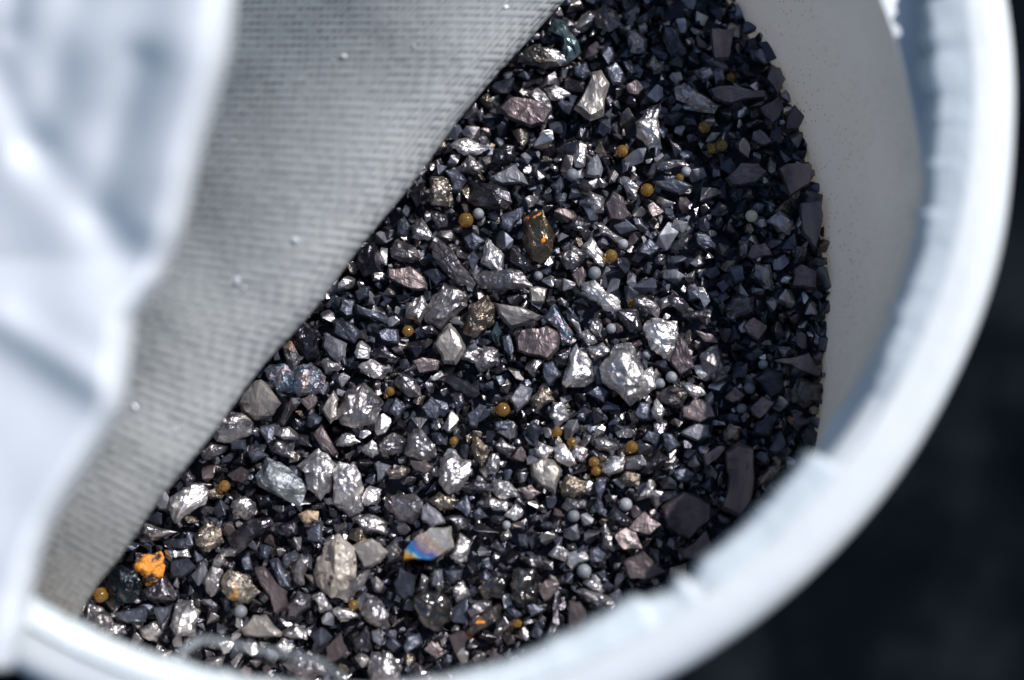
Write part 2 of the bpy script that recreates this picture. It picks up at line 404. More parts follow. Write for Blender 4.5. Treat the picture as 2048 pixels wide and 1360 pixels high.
for i in range(NS):
    a = 2*math.pi*i/NS; c, s = math.cos(a), math.sin(a)
    rt = torn_r(a); vis = -0.75 < ((a+math.pi) % (2*math.pi)-math.pi) < 0.35
    j = 0.42*max(0, noise.noise(Vector((c*34, s*34, 1.7)))) + 0.45*max(0, noise.noise(Vector((c*61, s*61, 4.7))))
    an = (a+math.pi) % (2*math.pi)-math.pi
    jag = (1.9 if -0.5 < an < 0.35 else 0.7 if -0.9 < an <= -0.5 else 0.3)*j
    r_in = min(rt-jag, 34.7)
    wz = 0.12*noise.noise(Vector((c*18, s*18, 9)))
    rows[0].append((35.6*c, 35.6*s, 0.3)); rb_ = max(r_in+0.15, min(rt+0.55, 35.2)); rows[1].append((rb_*c, rb_*s, -0.25+wz*0.3))
    rows[2].append((r_in*c, r_in*s, -0.75+wz)); rows[3].append((34.9*c, 34.9*s, -1.15))
child(loft('torn_seal', rows, M['torn'], flip=False), TUB)

# ------------------------------------------------------------------ the folded seal: grey woven underside and white outer film
SEAL = bpy.data.objects.new('seal_flap', None); COL.objects.link(SEAL)
sp = lifted(500, 700, 6); SEAL.location = sp*MM
tag(SEAL, 'peeled-back seal flap, grey woven liner with crumpled white film, covering the left of the tub', 'seal flap')
def to_parent(o, parent):
    o.parent = parent; o.location = -parent.location; return o

limb = [(1210, -110), (1128, 0), (1000, 132), (880, 286), (762, 438), (640, 596), (520, 735), (400, 890), (292, 1032), (205, 1150), (150, 1238), (120, 1290)]
left = [(380, -110), (380, 0), (330, 132), (300, 260), (270, 400), (220, 530), (170, 640), (130, 780), (80, 920), (40, 1060), (15, 1180), (0, 1240)]
NU, NV = 150, 90
lim = np.array(limb, float); lef = np.array(left, float); tt = np.linspace(0, 1, len(limb))
verts = []; uvs = []
for i in range(NU):
    u = i/(NU-1)
    lx, ly = np.interp(u, tt, lim[:, 0]), np.interp(u, tt, lim[:, 1])
    qx, qy = np.interp(u, tt, lef[:, 0]), np.interp(u, tt, lef[:, 1])
    lx += 3*math.sin(u*41+1)
    base = 3.4+4.6*min(u, 0.66)-6.0*max(0.0, u-0.66)
    wmm = math.hypot(lx-qx, ly-qy)*0.03
    A = min(5.2, wmm*0.32)
    # arc length along the section, so that the weave keeps its pitch as the sheet rolls away
    prev = None; acc = 0
    for j in range(NV):
        v = j/(NV-1)
        th = -0.5+v*(math.pi/2+0.5)            # below zero: tucked under
        cx = (1-math.cos(th)); cz = math.sin(th)
        x = lx+(qx-lx)*cx; y = ly+(qy-ly)*cx
        n1 = noise.noise(Vector((x*0.0045, y*0.0045, 3.1)))*0.75+noise.noise(Vector((x*0.013, y*0.013, 8.1)))*0.15
        lift = base+A*cz+n1*min(1, max(0.0, v*2))
        p = lifted(x, y, lift)
        if prev is not None: acc += (p-prev).length
        prev = p
        verts.append(p); uvs.append((acc/46.0, u*1400*0.03/46.0))
faces = [(i*NV+j, i*NV+j+1, (i+1)*NV+j+1, (i+1)*NV+j) for i in range(NU-1) for j in range(NV-1)]
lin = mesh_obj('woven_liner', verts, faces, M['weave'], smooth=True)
uvl = lin.data.uv_layers.new(name='UVMap')
for lp in lin.data.loops: uvl.data[lp.index].uv = uvs[lp.vertex_index]
md = lin.modifiers.new('thickness', 'SOLIDIFY'); md.thickness = 0.00025; md.offset = 0
to_parent(lin, SEAL); lin['label'] = 'grey woven liner of the folded seal'

fe = [(478, -140), (474, 0), (455, 120), (428, 250), (388, 380), (362, 470), (330, 560), (278, 640), (266, 720), (240, 820), (176, 940), (112, 1050), (80, 1120), (60, 1190), (48, 1260), (30, 1340)]
fy = [p[1] for p in fe]; fx = [p[0] for p in fe]
def seg(x, y, x0, y0, x1, y1, wd):
    dx, dy = x1-x0, y1-y0; t_ = max(0, min(1, ((x-x0)*dx+(y-y0)*dy)/(dx*dx+dy*dy)))
    return math.exp(-((x-x0-t_*dx)**2+(y-y0-t_*dy)**2)/(wd*wd))
def film_lift(x, y):
    l = 25.0
    l += 1.0*math.exp(-((x-175)/100)**2-((y-625)/95)**2)          # the round fold that catches the sun
    l += 0.010*(0.6*x-0.8*min(y, 520))
    l -= 0.42*seg(x, y, 170, -90, 85, 290, 44)
    l -= 0.5*seg(x, y, 275, 130, 195, 420, 44)
    l -= 0.5*seg(x, y, -40, 90, 60, 290, 44)
    l -= 0.4*seg(x, y, 60, 290, 240, 490, 50)
    l -= 0.4*seg(x, y, 40, -80, 20, 60, 30)
    l += 0.8*seg(x, y, 390, 0, 310, 440, 70)
    l -= 0.2*seg(x, y, -60, 740, 190, 850, 90)
    l += 0.5*seg(x, y, 0, 640, 230, 790, 40)
    l += 0.5*noise.noise(Vector((x*0.006, y*0.006, 2)))
    return l
NU, NV = 160, 80
verts = []
for i in range(NU):
    y = -140+i/(NU-1)*1480
    ex = float(np.interp(y, fy, fx))+5*math.sin(y*0.017)
    for j in range(NV):
        v = j/(NV-1)
        x = -160+(ex+160)*v
        l = film_lift(x, y)
        e = (ex-x)
        if e < 60: l -= 3.2*(1-e/60)**2                              # the free edge curls down
        verts.append(lifted(x, y, l))
faces = [(i*NV+j, (i+1)*NV+j, (i+1)*NV+j+1, i*NV+j+1) for i in range(NU-1) for j in range(NV-1)]
fo = mesh_obj('outer_film', verts, faces, M['foil'], smooth=True)
md = fo.modifiers.new('thickness', 'SOLIDIFY'); md.thickness = 0.0005; md.offset = -1
to_parent(fo, SEAL); fo['label'] = 'white crumpled outer film of the seal'

# little torn fibres hanging from the lip over the granules, lower left
def strand(name, path, wd, label):
    verts, faces = [], []
    P = [lifted(x, y, l) for x, y, l in path]; n = 7; NP = 26
    for k in range(NP):
        f = k/(NP-1)*(len(P)-1); a = int(min(f, len(P)-2)); q = P[a].lerp(P[a+1], f-a)
        tdir = (P[a+1]-P[a]).normalized(); s1 = tdir.cross(CB).normalized(); s2 = tdir.cross(s1)
        r = wd*(0.55+0.6*abs(noise.noise(Vector((k*0.5, wd*9, 0)))))*(1-0.3*k/NP)
        for i in range(n):
            a2 = 2*math.pi*i/n; verts.append(q+s1*math.cos(a2)*r+s2*math.sin(a2)*r*0.3)
    for k in range(NP-1):
        for i in range(n): faces.append((k*n+i, k*n+(i+1) % n, (k+1)*n+(i+1) % n, (k+1)*n+i))
    faces += [tuple(range(n)), tuple(range((NP-1)*n, NP*n))[::-1]]
    o = mesh_obj(name, verts, faces, M['wisp'], smooth=True)
    tag(o, label, 'fibre'); return o
strand('seal_fibre', [(352, 1350, 13), (362, 1305, 12), (400, 1278, 11), (450, 1284, 11), (500, 1296, 11), (560, 1305, 11), (640, 1322, 11.5), (690, 1360, 12)], 0.3,
       'thin blurred pale fibre arching over the granules near the bottom left rim')

# ------------------------------------------------------------------ granules
rng = random.Random(11)
K = 4.5325
T = {'A': (900, 0), 'B': (1250, 0), 'C': (700, 280), 'D': (1050, 280), 'E': (1300, 280), 'F': (450, 560), 'G': (800, 560), 'H': (1150, 560),
     'I': (350, 840), 'J': (700, 840), 'K': (1050, 840), 'L': (1300, 700), 'M': (150, 1060), 'N': (500, 1060), 'O': (850, 1060), 'P': (1150, 960)}
TR = '''
A pale 1130,990 1290,660 1370,640 1440,760 1390,1040 1270,1095 | pale grey wedge-shaped granule|the pale wedge near the top
A taupe 450,990 560,890 680,900 830,960 920,1010 860,1120 740,1150 520,1060 | broad brown-grey granule with shell-like ripples beside the liner edge|the rippled brown granule near the top
A silver 860,810 950,770 1080,850 1010,910 920,890
A silver 700,850 800,810 900,900 910,980 800,970
A teal 1050,200 1160,380 1170,480 1080,560 1020,500 1000,330 900,290 950,170 | smooth teal-grey glazed lump against the liner edge at the top|the teal lump
A silver 830,440 1060,500 1060,560 900,580
A slate 1120,620 1230,570 1270,660 1200,730 1130,680
A pewter 1280,100 1400,60 1500,110 1540,230 1440,290 1340,230
A graph 1600,210 1560,130 1700,40 1700,180 1660,240
A slate 1420,620 1500,560 1570,660 1550,760 1480,770
A slate 1560,560 1640,540 1700,670 1640,690
A rust 620,560 780,400 900,500 1070,570 860,610
A taupe 1600,780 1690,730 1760,800 1700,860 1620,850
A pewter 1590,330 1680,270 1780,360 1760,470 1640,460
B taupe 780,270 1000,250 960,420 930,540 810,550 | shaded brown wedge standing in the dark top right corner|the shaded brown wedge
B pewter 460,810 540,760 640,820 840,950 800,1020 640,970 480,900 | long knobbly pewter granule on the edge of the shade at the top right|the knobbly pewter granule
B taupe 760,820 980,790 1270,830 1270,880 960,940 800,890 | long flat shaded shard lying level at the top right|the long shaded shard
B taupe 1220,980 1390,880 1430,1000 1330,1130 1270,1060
B taupe 1470,1070 1540,960 1620,1060 1570,1170 1460,1170
B silver 110,1110 200,1010 320,930 290,1080 320,1340 220,1330 120,1230 | feather-shaped bright silver granule with a pointed tip|the silver feather granule
B pewter 200,590 260,510 350,630 260,670
B graph 340,220 480,280 560,480 420,500 340,340
B pewter 620,640 780,610 800,690 700,740
B taupe 1320,620 1400,620 1450,720 1380,850 1290,720
B taupe 1160,1200 1220,1180 1330,1290 1240,1320 1150,1270
B slate 1190,370 1290,370 1370,530 1280,560
C silver 920,50 1060,-10 1240,60 1180,110 1040,130 | glittering ribbed silver granule at the liner edge|the ribbed silver granule
C graph 1300,90 1390,50 1480,60 1500,160 1400,210 1300,200
C pewter 970,270 1080,150 1190,230 1180,300 1060,290
C slate2 1270,340 1420,270 1480,230 1610,400 1450,400 1300,380 | pale blue-grey two-faced matte granule|the pale two-faced granule
C slate 860,280 960,270 1050,370 1000,470 930,470 910,350
C graph 1070,380 1200,390 1400,440 1460,570 1400,630 1160,600 1070,540 | large dark block with a bright chipped lower edge|the large dark block
C bronze 740,350 880,350 920,440 900,600 740,580
C slate 1360,690 1570,600 1530,730 1440,830 1370,790 | blue-grey matte granule with one sharp corner|the sharp-cornered matte granule
C slate 430,740 490,700 550,790 510,870 430,850
C pewter 560,790 650,720 740,880 700,900 570,880
C pewter 740,920 790,870 930,1010 1050,1190 1130,1310 1100,1350 960,1290 860,1180 760,1060 | long diagonal blade-like pewter shard with pale edges|the long diagonal shard
C pewter 370,980 430,900 590,980 650,1080 560,1100 390,1060
C graph 60,970 190,930 260,1010 270,1190 130,1230 60,1120 | dark striated block touching the liner edge|the dark striated block
C taupe 350,1180 540,1150 660,1240 690,1350 560,1350 440,1300 350,1240 | brown-grey folded granule with a pale rim|the folded brown granule
C slate 1030,890 1110,840 1230,920 1120,1010 1070,980
C silver 1200,1110 1250,900 1390,1040 1370,1200 1280,1160
C graph 1440,960 1520,960 1670,1170 1580,1200 1460,1140
C orangespot 1570,700 1740,640 1850,850 1830,1020 1730,1110 1640,1080 1560,900 | olive-brown glassy nugget flecked with orange|the orange-flecked nugget
C pewter 1110,1240 1200,1190 1380,1180 1560,1200 1640,1330 1400,1360 1200,1330
C slate 1060,1060 1120,1010 1160,1080 1110,1200
C pewter 740,650 870,680 880,780 800,790
C graph 550,480 660,380 680,500 610,600
C slate 670,1200 800,1160 890,1250 780,1320
D silver 450,130 500,10 550,60 530,230 460,240 | small upright bright silver nugget|the upright silver nugget
D slate2 550,330 570,220 650,130 700,260 680,330
D taupe 740,580 800,480 880,530 960,690 900,720 780,710
D pewter 540,560 590,470 700,520 710,640 620,660
D silver 180,700 240,640 290,740 250,810
D graph 390,790 490,690 590,760 540,830
D pewter 630,760 700,760 880,900 850,930 700,850
D slate 1040,950 1130,890 1220,980 1130,1060 1040,1030
D silver 530,970 600,890 720,1080 700,1140 590,1060
D pewter 310,1050 410,950 550,1040 500,1130 380,1170
D silver 870,350 940,340 1020,430 1000,510 930,470
D taupe 1110,600 1160,570 1260,650 1160,700
D graph 1330,1000 1420,880 1520,870 1440,980 1330,1020
D slate 1540,850 1640,850 1740,960 1640,1000 1560,950
D slate 230,420 320,340 350,430 290,500
D taupe 430,1220 520,1150 550,1230 490,1340
D pewter 720,1220 780,1130 830,1270 720,1270
D silver 950,160 1150,220 1140,270 1000,230
D pewter 1200,200 1420,180 1480,230 1300,280 1210,260
D slate 1160,380 1330,350 1520,430 1400,490 1200,420
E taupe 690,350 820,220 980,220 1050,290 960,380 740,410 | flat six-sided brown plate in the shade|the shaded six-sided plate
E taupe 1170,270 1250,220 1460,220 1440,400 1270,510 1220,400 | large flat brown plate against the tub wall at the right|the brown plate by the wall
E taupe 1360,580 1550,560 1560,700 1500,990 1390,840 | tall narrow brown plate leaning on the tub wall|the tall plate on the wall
E graph 1380,440 1560,500 1540,660 1430,600
E pewter 1070,730 1180,650 1290,730 1260,850 1160,820
E taupe 880,1060 920,960 1040,940 1100,1040 930,1080
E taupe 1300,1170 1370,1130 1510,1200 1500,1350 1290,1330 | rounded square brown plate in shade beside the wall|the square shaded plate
E pewter 920,1240 960,1130 1080,1130 1110,1340 1040,1340
E slate 410,890 450,830 600,960 590,990 450,960
E slate 710,1150 840,1130 860,1270 770,1300
E taupe 990,490 1040,490 1120,590 1050,560
E pewter 810,920 890,920 880,1050 800,1080
E taupe 1240,110 1260,0 1390,0 1300,80
F graph 620,470 720,380 830,480 850,680 740,730 640,600 | curved glossy black granule with a bright lower lip at the liner edge|the curved glossy granule
F slate2 880,600 910,480 1100,580 1090,700 1030,740 950,690 | grey granule with fine parallel grooves|the grooved grey granule
F slate 980,480 1000,370 1150,400 1240,490 1170,570 1090,540 | dark slate granule crossed by thin pale scratches|the scratched slate granule
F slate 1040,280 1060,170 1180,180 1160,320 1110,330
F slate 1180,220 1350,280 1460,320 1450,390 1200,310
F irid 370,870 400,770 560,740 630,860 620,1010 480,1030 420,920 | blue-green tarnished granule close to the liner edge|the blue-green tarnished granule
F irid 640,800 780,770 900,880 860,1020 680,1050 620,960 | rounded grainy granule with blue sparkle|the blue sparkling granule
F pale 120,1110 240,940 330,910 430,1020 500,1120 430,1220 260,1260 150,1190 | smooth pale brown boulder-like granule half under the liner edge|the smooth pale boulder
F pewter 1040,1170 1110,1000 1250,940 1430,1110 1360,1290 1180,1330 1040,1290 | large craggy champagne-grey nugget|the large craggy nugget
F pale 880,1170 980,1000 1020,1080 1020,1250 960,1300
F pewter 1550,940 1600,850 1720,910 1770,1050 1660,1040
F taupe 1470,900 1540,790 1560,880 1490,960
F slate 1490,1180 1550,1070 1640,1150 1570,1250
F slate 1390,470 1460,440 1560,450 1570,570 1430,550
F graph 1350,650 1440,600 1590,710 1540,750 1390,690
F silver 1220,790 1330,730 1500,800 1420,890 1320,870
F rust 540,590 600,550 660,740 630,830 560,720 | rust-streaked thin granule at the liner edge|the rust-streaked granule
F pewter 870,740 940,700 1040,780 920,840
F graph 1040,60 1100,0 1190,30 1130,120
F slate 1180,110 1300,60 1300,150 1210,190
F taupe 680,1090 800,1020 840,1100 760,1180
F pewter 460,620 500,560 525,610 450,680
G pewter 220,300 300,160 400,30 560,60 610,150 590,240 370,430 240,370 | big grey block crossed by a bright diagonal band|the banded grey block
G bronze 590,420 640,230 790,150 850,250 840,380 680,510 600,490 | grainy bronze-tinted nugget near the centre|the bronze-tinted nugget
G pale 850,210 960,230 1190,290 1300,330 1200,370 1000,430 930,350 | long pale horizontal shard with a rippled lower edge|the long pale shard
G taupe 1050,530 1100,460 1260,450 1330,420 1440,480 1430,620 1340,720 1180,680 1070,640 | large flat brown-grey plate near the centre with a ragged outline|the flat central plate
G irid 1310,340 1390,240 1560,490 1540,570 1470,580 1430,430 | pointed tarnished granule with blue and orange tints|the pointed tarnished granule
G pale 310,590 440,400 490,440 590,630 500,760 400,750 | pale tan five-sided granule with one golden fleck|the pale five-sided granule
G taupe 120,740 200,710 370,740 330,810 180,840
G silver 560,670 600,640 710,670 690,750 570,710
G pewter 690,760 760,600 880,640 890,740 730,830
G slate 930,520 990,490 1050,640 1010,710 940,640
G slate2 990,1080 1090,950 1190,990 1160,1100 1060,1190 | blue-grey matte slab shaped like a tooth|the tooth-shaped slab
G bronze 1190,1080 1290,970 1390,1090 1230,1190
G graph 360,900 470,870 720,1030 680,1060 500,1000 | long dark splinter with fine lengthwise grain|the dark splinter
G slate 610,1220 720,1130 780,1150 690,1340 630,1330
G graph 1380,680 1540,620 1590,720 1530,790 1420,780
G silver 1480,920 1540,760 1600,590 1680,680 1740,790 1760,890 1640,960 1510,970 | tall shiny pyramid-shaped nugget|the shiny pyramid nugget
G pewter 1140,790 1230,700 1310,720 1220,870
G pale 1170,70 1330,80 1300,210 1190,200
G slate 200,1160 280,1060 370,1140 330,1270 240,1240
G slate 850,1290 1000,1270 1060,1330 1000,1380 860,1370
G teal 810,500 880,370 920,470 890,580
G pewter 60,210 200,150 260,250 180,380 60,330
G graph 460,1040 560,1020 590,1120 520,1210
G slate 1300,760 1380,740 1460,860 1350,960 1300,890
G graph 180,430 290,400 350,500 230,510
G bronze 900,790 980,770 980,850 930,900
G silver 1390,1120 1500,1140 1510,1250 1420,1330 1370,1240
G pewter 1250,1210 1310,1160 1360,1220 1290,1290
H silver 230,800 370,610 500,580 590,760 650,1010 500,1120 420,1040 260,930 | biggest bright silver nugget, with a darker dimple in its middle|the biggest silver nugget
H silver 640,400 700,350 920,380 940,560 860,730 700,620 640,480 | glossy lobed silver nugget on the edge of the shade|the glossy lobed nugget
H taupe 870,740 940,500 1010,590 1080,790 960,860
H pewter 1130,700 1290,590 1340,740 1380,860 1270,910 1170,830 | squarish brown-grey nugget with a bright left edge|the squarish nugget
H silver 50,70 170,10 270,110 400,200 370,280 270,260 200,190 90,130 | striped bright silver granule like a folded ribbon|the striped silver granule
H graph 370,270 570,260 610,460 500,470 430,370
H pewter 540,170 620,150 770,250 740,330 560,240
H graph 850,150 940,150 1030,240 980,300 880,230
H pewter 980,330 1030,290 1220,270 1220,340 1040,350
H graph 1370,270 1430,150 1620,150 1600,280 1440,340
H taupe 1530,420 1620,340 1740,420 1660,550 1560,480
H rust 780,1040 850,970 1010,1000 960,1150 830,1130 | dark granule with a rusty orange hollow|the rusty hollow granule
H taupe 970,1170 1080,1080 1220,1120 1270,1240 1130,1290 980,1240 | smooth rounded brown granule below the rusty one|the smooth rounded brown granule
H slate 1600,900 1750,800 1880,830 1900,1000 1780,1070 1680,950 | large dark slate block in the shade at the right|the shaded slate block
H taupe 1580,1170 1700,1060 1800,1110 1670,1260
H slate 110,1030 210,960 310,1010 260,1110
H slate 160,790 200,780 270,960 200,960
H taupe 230,1150 310,1110 400,1150 340,1210
H slate 80,1100 190,1140 150,1220 90,1190
H silver 700,1180 740,1090 800,1180 780,1290 700,1230
H slate 530,1210 590,1110 680,1120 660,1270 570,1260
H taupe 1090,460 1240,500 1300,570 1180,560
H silver 610,840 700,800 730,980 660,1020
H silver 960,940 1060,940 1180,1030 1090,1070
H silver 110,620 250,580 300,650 180,720
H silver 40,480 110,450 190,560 110,590
H pewter 140,360 230,360 230,510 150,460
H slate 1010,100 1120,60 1120,170 1030,180
H slate2 770,310 880,280 950,350 900,370
H slate 700,750 760,730 830,830 770,870
H silver 1260,960 1390,930 1410,980 1280,1000
H taupe 1360,1070 1450,970 1530,1050 1430,1110
I paleblue 750,510 830,340 960,400 1190,600 1130,770 930,680 760,590 | light blue-grey slab with a tan vein across it|the tan-veined grey slab
I silver 1120,420 1300,270 1450,400 1400,640 1320,710 1210,620 1190,480 | craggy silver nugget right of the veined slab|the craggy silver nugget
I silver 1440,480 1500,400 1640,430 1690,600 1690,800 1580,860 1450,760 | tall wrinkled silver nugget with stacked folds|the wrinkled silver nugget
I silver 60,640 180,570 290,650 260,760 20,920 -40,800 -20,700 | spiky silver granule at the liner edge, lower left|the spiky silver granule
I pewter 330,90 380,-40 600,-60 700,20 700,120 380,190 | grainy glittering slab under the liner edge|the grainy glittering slab
I pewter 860,240 930,180 1080,210 1070,340 900,290
I taupe 1260,130 1320,50 1400,170 1470,300 1440,320 1330,230
I slate 770,60 910,30 930,180 850,220 790,130
I pewter 530,740 640,700 720,750 710,860 650,900 530,850 | square pitted pewter granule|the square pitted granule
I graph 470,1070 640,930 860,890 890,950 680,1100 570,1200 | long dark granule with one pale ridge|the dark ridged granule
I bronze 180,1050 290,920 400,1010 430,1110 310,1190 220,1130
I pewter 230,290 330,210 470,240 440,290 270,360
I tan 1120,860 1200,820 1300,830 1290,910 1190,940 | small rounded tan pebble with a rusty dot|the tan pebble
I slate 1190,1010 1330,920 1330,1110 1210,1090
I slate 760,1130 880,1150 840,1260 760,1230
I graph 720,680 880,670 880,750 770,790
I pewter 980,1240 1080,1190 1110,1270 1000,1340
I silver 1470,230 1520,140 1600,140 1670,200 1560,230
I slate 500,180 640,180 640,270 510,270
I taupe 480,500 600,430 670,470 620,570 520,550
I silver 350,670 400,650 510,710 480,750 390,730
I slate 270,740 330,710 400,790 310,800
I slate 370,430 430,390 510,450 440,500
I graph 940,960 1090,920 1100,1030 1020,1060
I silver 450,880 480,780 510,830 480,920
I silver 1350,860 1440,860 1380,980
I pewter 1450,880 1530,870 1530,980 1480,1000
I graph 30,490 130,450 180,540 110,610
I slate 660,290 780,270 850,330 700,380
J silver 820,370 930,300 1080,370 1090,460 990,620 900,660 820,560 | silver nugget shaped like a tooth with a bright ridge|the tooth-shaped silver nugget
J pewter 500,300 580,80 640,90 760,230 770,320 660,380 | upright pewter granule with a flat grey face|the upright pewter granule
J pewter 350,790 380,690 600,680 660,740 570,930 440,920 | helmet-shaped pewter nugget with bright folds|the helmet-shaped nugget
J rainbow 490,1270 500,1180 610,1050 730,980 910,970 940,1150 740,1270 | rainbow-tinted flake, blue and orange at its left end|the rainbow-tinted flake
J silver 920,1230 1000,1040 1100,1110 1050,1270 960,1290 | bright upright silver block right of the rainbow flake|the silver block
J pale 20,1150 200,1080 340,1200 270,1290 130,1340 70,1240 | pale beige-grey granule right of the spotted one|the pale beige granule
J bronze 340,470 470,420 540,440 500,510 360,530
J slate2 230,400 370,420 330,490 250,560
J bronze 720,730 820,660 970,730 940,800 820,810
J slate 940,790 1060,670 1100,830 1060,880
J silver 1290,550 1430,570 1530,690 1370,700 1290,640
J silver 1170,750 1290,710 1420,750 1410,820 1270,790
J graph 1000,610 1130,550 1280,580 1250,650 1050,670
J taupe 1550,620 1640,590 1730,660 1610,720
K pale 50,400 150,350 260,370 330,460 270,660 150,600 60,510 | large pale grey shield-shaped granule|the grey shield granule
J bronze 1100,240 1140,150 1270,270 1190,410
J silver 1220,420 1290,310 1350,350 1330,470 1270,480
J pewter 1300,230 1370,170 1500,260 1440,320
J silver 1370,450 1550,410 1540,500 1440,480
J pewter 270,210 400,120 510,190 460,280 290,330
J silver 110,270 200,190 260,300 200,340
J slate2 650,790 700,750 780,820 860,930 740,970 650,900
J graph 880,880 1040,870 1080,980 970,1000
J slate 1110,830 1170,790 1250,880 1140,920
J pewter 1170,1000 1230,980 1310,1030 1230,1110
J graph 1270,1150 1320,1080 1430,1190 1390,1220
J silver 1380,1070 1450,1070 1450,1150
J slate 1520,990 1570,900 1670,990 1600,1020
J silver 110,700 180,600 270,640 250,740 140,770
J pewter 40,900 180,860 330,930 320,1020 150,1020
J slate 540,590 640,480 650,560 580,660
J taupe 550,370 680,380 750,430 680,480 580,440
J pewter 480,1010 570,970 640,1020 570,1080
J silver 1420,860 1500,770 1570,830 1500,900
J slate 700,60 780,100 840,250 800,260
J slate 1600,60 1660,40 1750,80 1680,230 1620,170
K silver 270,260 350,220 450,390 400,420 280,340
K silver 90,270 150,220 240,260 180,340 110,320
K silver 420,290 450,240 560,270 520,380 440,340
K pewter 640,180 720,170 830,240 790,310 650,250
K slate2 1410,120 1540,30 1660,50 1680,150 1560,190 | grey sandpaper-textured granule at the shade edge|the sandpaper-grey granule
K silver 700,450 800,340 890,340 880,450 760,490
K taupe 1250,790 1440,650 1670,770 1670,900 1490,1080 1380,1030 1290,970 | large glossy brown-grey nugget with a smooth scooped face at the lower right|the scooped brown nugget
K taupe 940,980 1080,830 1240,950 1130,1030 1050,1020 | flat diamond-shaped brown plate left of the scooped nugget|the diamond-shaped plate
K taupe 810,1050 910,980 1000,1010 1060,1170 890,1170
P taupe 440,740 620,660 820,830 640,900 500,890 | wedge-shaped brown granule with a sparkling lower edge near the rim|the sparkling brown wedge
K graph 1060,470 1200,270 1290,350 1230,430 1100,480
K silver 1020,720 1130,540 1170,590 1140,700
K bronze 850,540 920,470 1040,500 1020,590 900,590
K bronze 330,600 390,500 540,560 580,640 480,690 350,680
K pewter 340,790 390,700 550,740 540,780 390,820
K slate 650,700 700,750 740,880 680,860 630,790
K graph 760,870 820,780 950,900 930,970 800,920
K taupe 1420,1190 1640,1000 1680,1130 1560,1260 1440,1250
K silver 220,1220 300,1140 390,1200 370,1280
K silver 390,1210 540,1200 570,1260 430,1340 390,1300
K slate 590,1180 650,1150 740,1210 700,1290 590,1290
K pewter 690,1000 720,920 790,1060 800,1180 710,1150
K silver 30,1090 180,980 220,1000 120,1090
K graph 1190,700 1380,630 1430,680 1230,750
K slate 580,290 700,290 770,330 740,370 600,330
K slate 1240,120 1330,130 1400,230 1300,300 1260,230
K slate 1040,250 1200,260 1150,310 1050,310
K slate 1060,180 1110,100 1220,130 1180,230
K slate 650,530 740,530 720,620 680,740 640,650
K graph 1620,350 1780,250 1700,400
K pewter 920,440 900,340 1050,320 1100,420
L taupe 690,930 800,850 930,890 940,1150 900,1380 800,1500 660,1440 720,1150 | tall purple-brown granule with a reddish foot in the shade by the rim|the tall purple-brown granule
L rust 1270,400 1350,260 1540,320 1530,460 1400,510 1290,460 | dark rust-marked block against the tub wall|the rust-marked block
L taupe 1110,100 1240,80 1440,30 1540,240 1440,210 1250,110
L slate 930,760 960,660 1140,570 1150,620 1080,780
L bronze 670,760 720,680 820,710 790,830 700,830
L bronze 960,1180 1080,1060 1220,1050 1120,1170 970,1240
L taupe 490,960 640,870 680,880 600,990 510,1050
L rust 1250,620 1370,590 1430,650 1340,720
L slate 210,1110 330,1070 420,1130 330,1200 240,1180
L taupe 1100,980 1280,980 1220,1010
M orange 540,320 640,240 770,210 800,290 770,410 640,490 590,400 | bright orange crusted nugget in the lower left corner|the orange nugget
M iriddark 280,350 420,320 560,390 590,530 530,650 380,640 290,520 | round glossy black granule with blue and copper glints|the round black granule
M graph 600,560 700,500 830,400 930,600 820,650 620,610 | dark concave granule under the orange nugget|the dark concave granule
M slate 870,280 1010,250 1090,330 980,430 880,430
M silver 880,880 910,680 1050,650 1110,760 1080,950 940,960 | sparkling silver nugget near the bottom left rim|the sparkling lower-left nugget
M slate 370,750 640,700 630,830 480,840 390,800
M pewter 80,800 120,660 250,720 350,830 260,880 130,870
M pewter 210,880 330,840 440,870 410,950 280,980
M silver 600,900 720,840 780,920 720,1000 620,960
M bronze 1340,480 1400,370 1560,420 1660,560 1560,660 1380,620 | bumpy brown glittering granule|the bumpy brown granule
M pale 1500,900 1620,780 1730,770 1870,930 1860,960 1540,950 | flat grey trapezoid plate near the bottom|the grey trapezoid plate
M slate 700,700 880,680 790,870
M pewter 1180,450 1250,340 1330,370 1320,530 1230,600
M silver 830,190 1010,190 1040,240 860,250
M pewter 620,20 640,-60 930,20 700,100
M slate 920,480 980,460 1050,560 1010,620
M slate 840,110 1010,80 1020,160 900,160
N taupe 50,350 130,340 330,560 330,700 230,750 190,600
M silver 1050,380 1110,330 1190,370 1080,420
N spotted 580,370 700,130 800,40 940,170 950,420 870,540 740,600 610,500 | large cream-grey granule with dark spots|the spotted cream granule
N slate 1310,480 1360,340 1490,420 1470,600 1400,640 1330,580
N gloss 1490,620 1580,560 1720,570 1813,650 1800,820 1700,910 1560,850 | polished dark ball-like nugget with a white glint|the polished dark ball
N silver 760,730 800,700 970,780 820,830
N pewter 1010,740 1050,600 1170,640 1250,780 1180,880 1040,800
N pewter 290,930 410,850 510,930 510,990 360,970
N silver 240,1040 310,980 390,1050 320,1120
N taupe 700,1060 820,940 880,1090 770,1190 700,1180
N slate 540,940 640,880 740,970 640,1060
N graph 330,690 430,560 540,590 540,700 410,800 350,810
N pewter 300,1210 490,1130 610,1160 690,1290 530,1350 400,1320 | blurred grey granule below the pale fibre|the grey granule by the fibre
N pewter 1080,1290 1110,1110 1250,1110 1370,1250 1340,1360 1110,1360
N slate 1230,1040 1290,960 1370,1050 1300,1110
N slate 1390,1060 1430,970 1530,940 1560,1030 1420,1110
N taupe 1600,1080 1700,1020 1760,1120 1690,1160
N silver 870,1180 900,1160 1050,1300 1020,1340
N slate 300,260 390,190 460,240 310,340
N pewter 380,360 470,230 530,270 480,490 400,480
N pewter 770,600 980,420 1080,360 1020,520 880,640
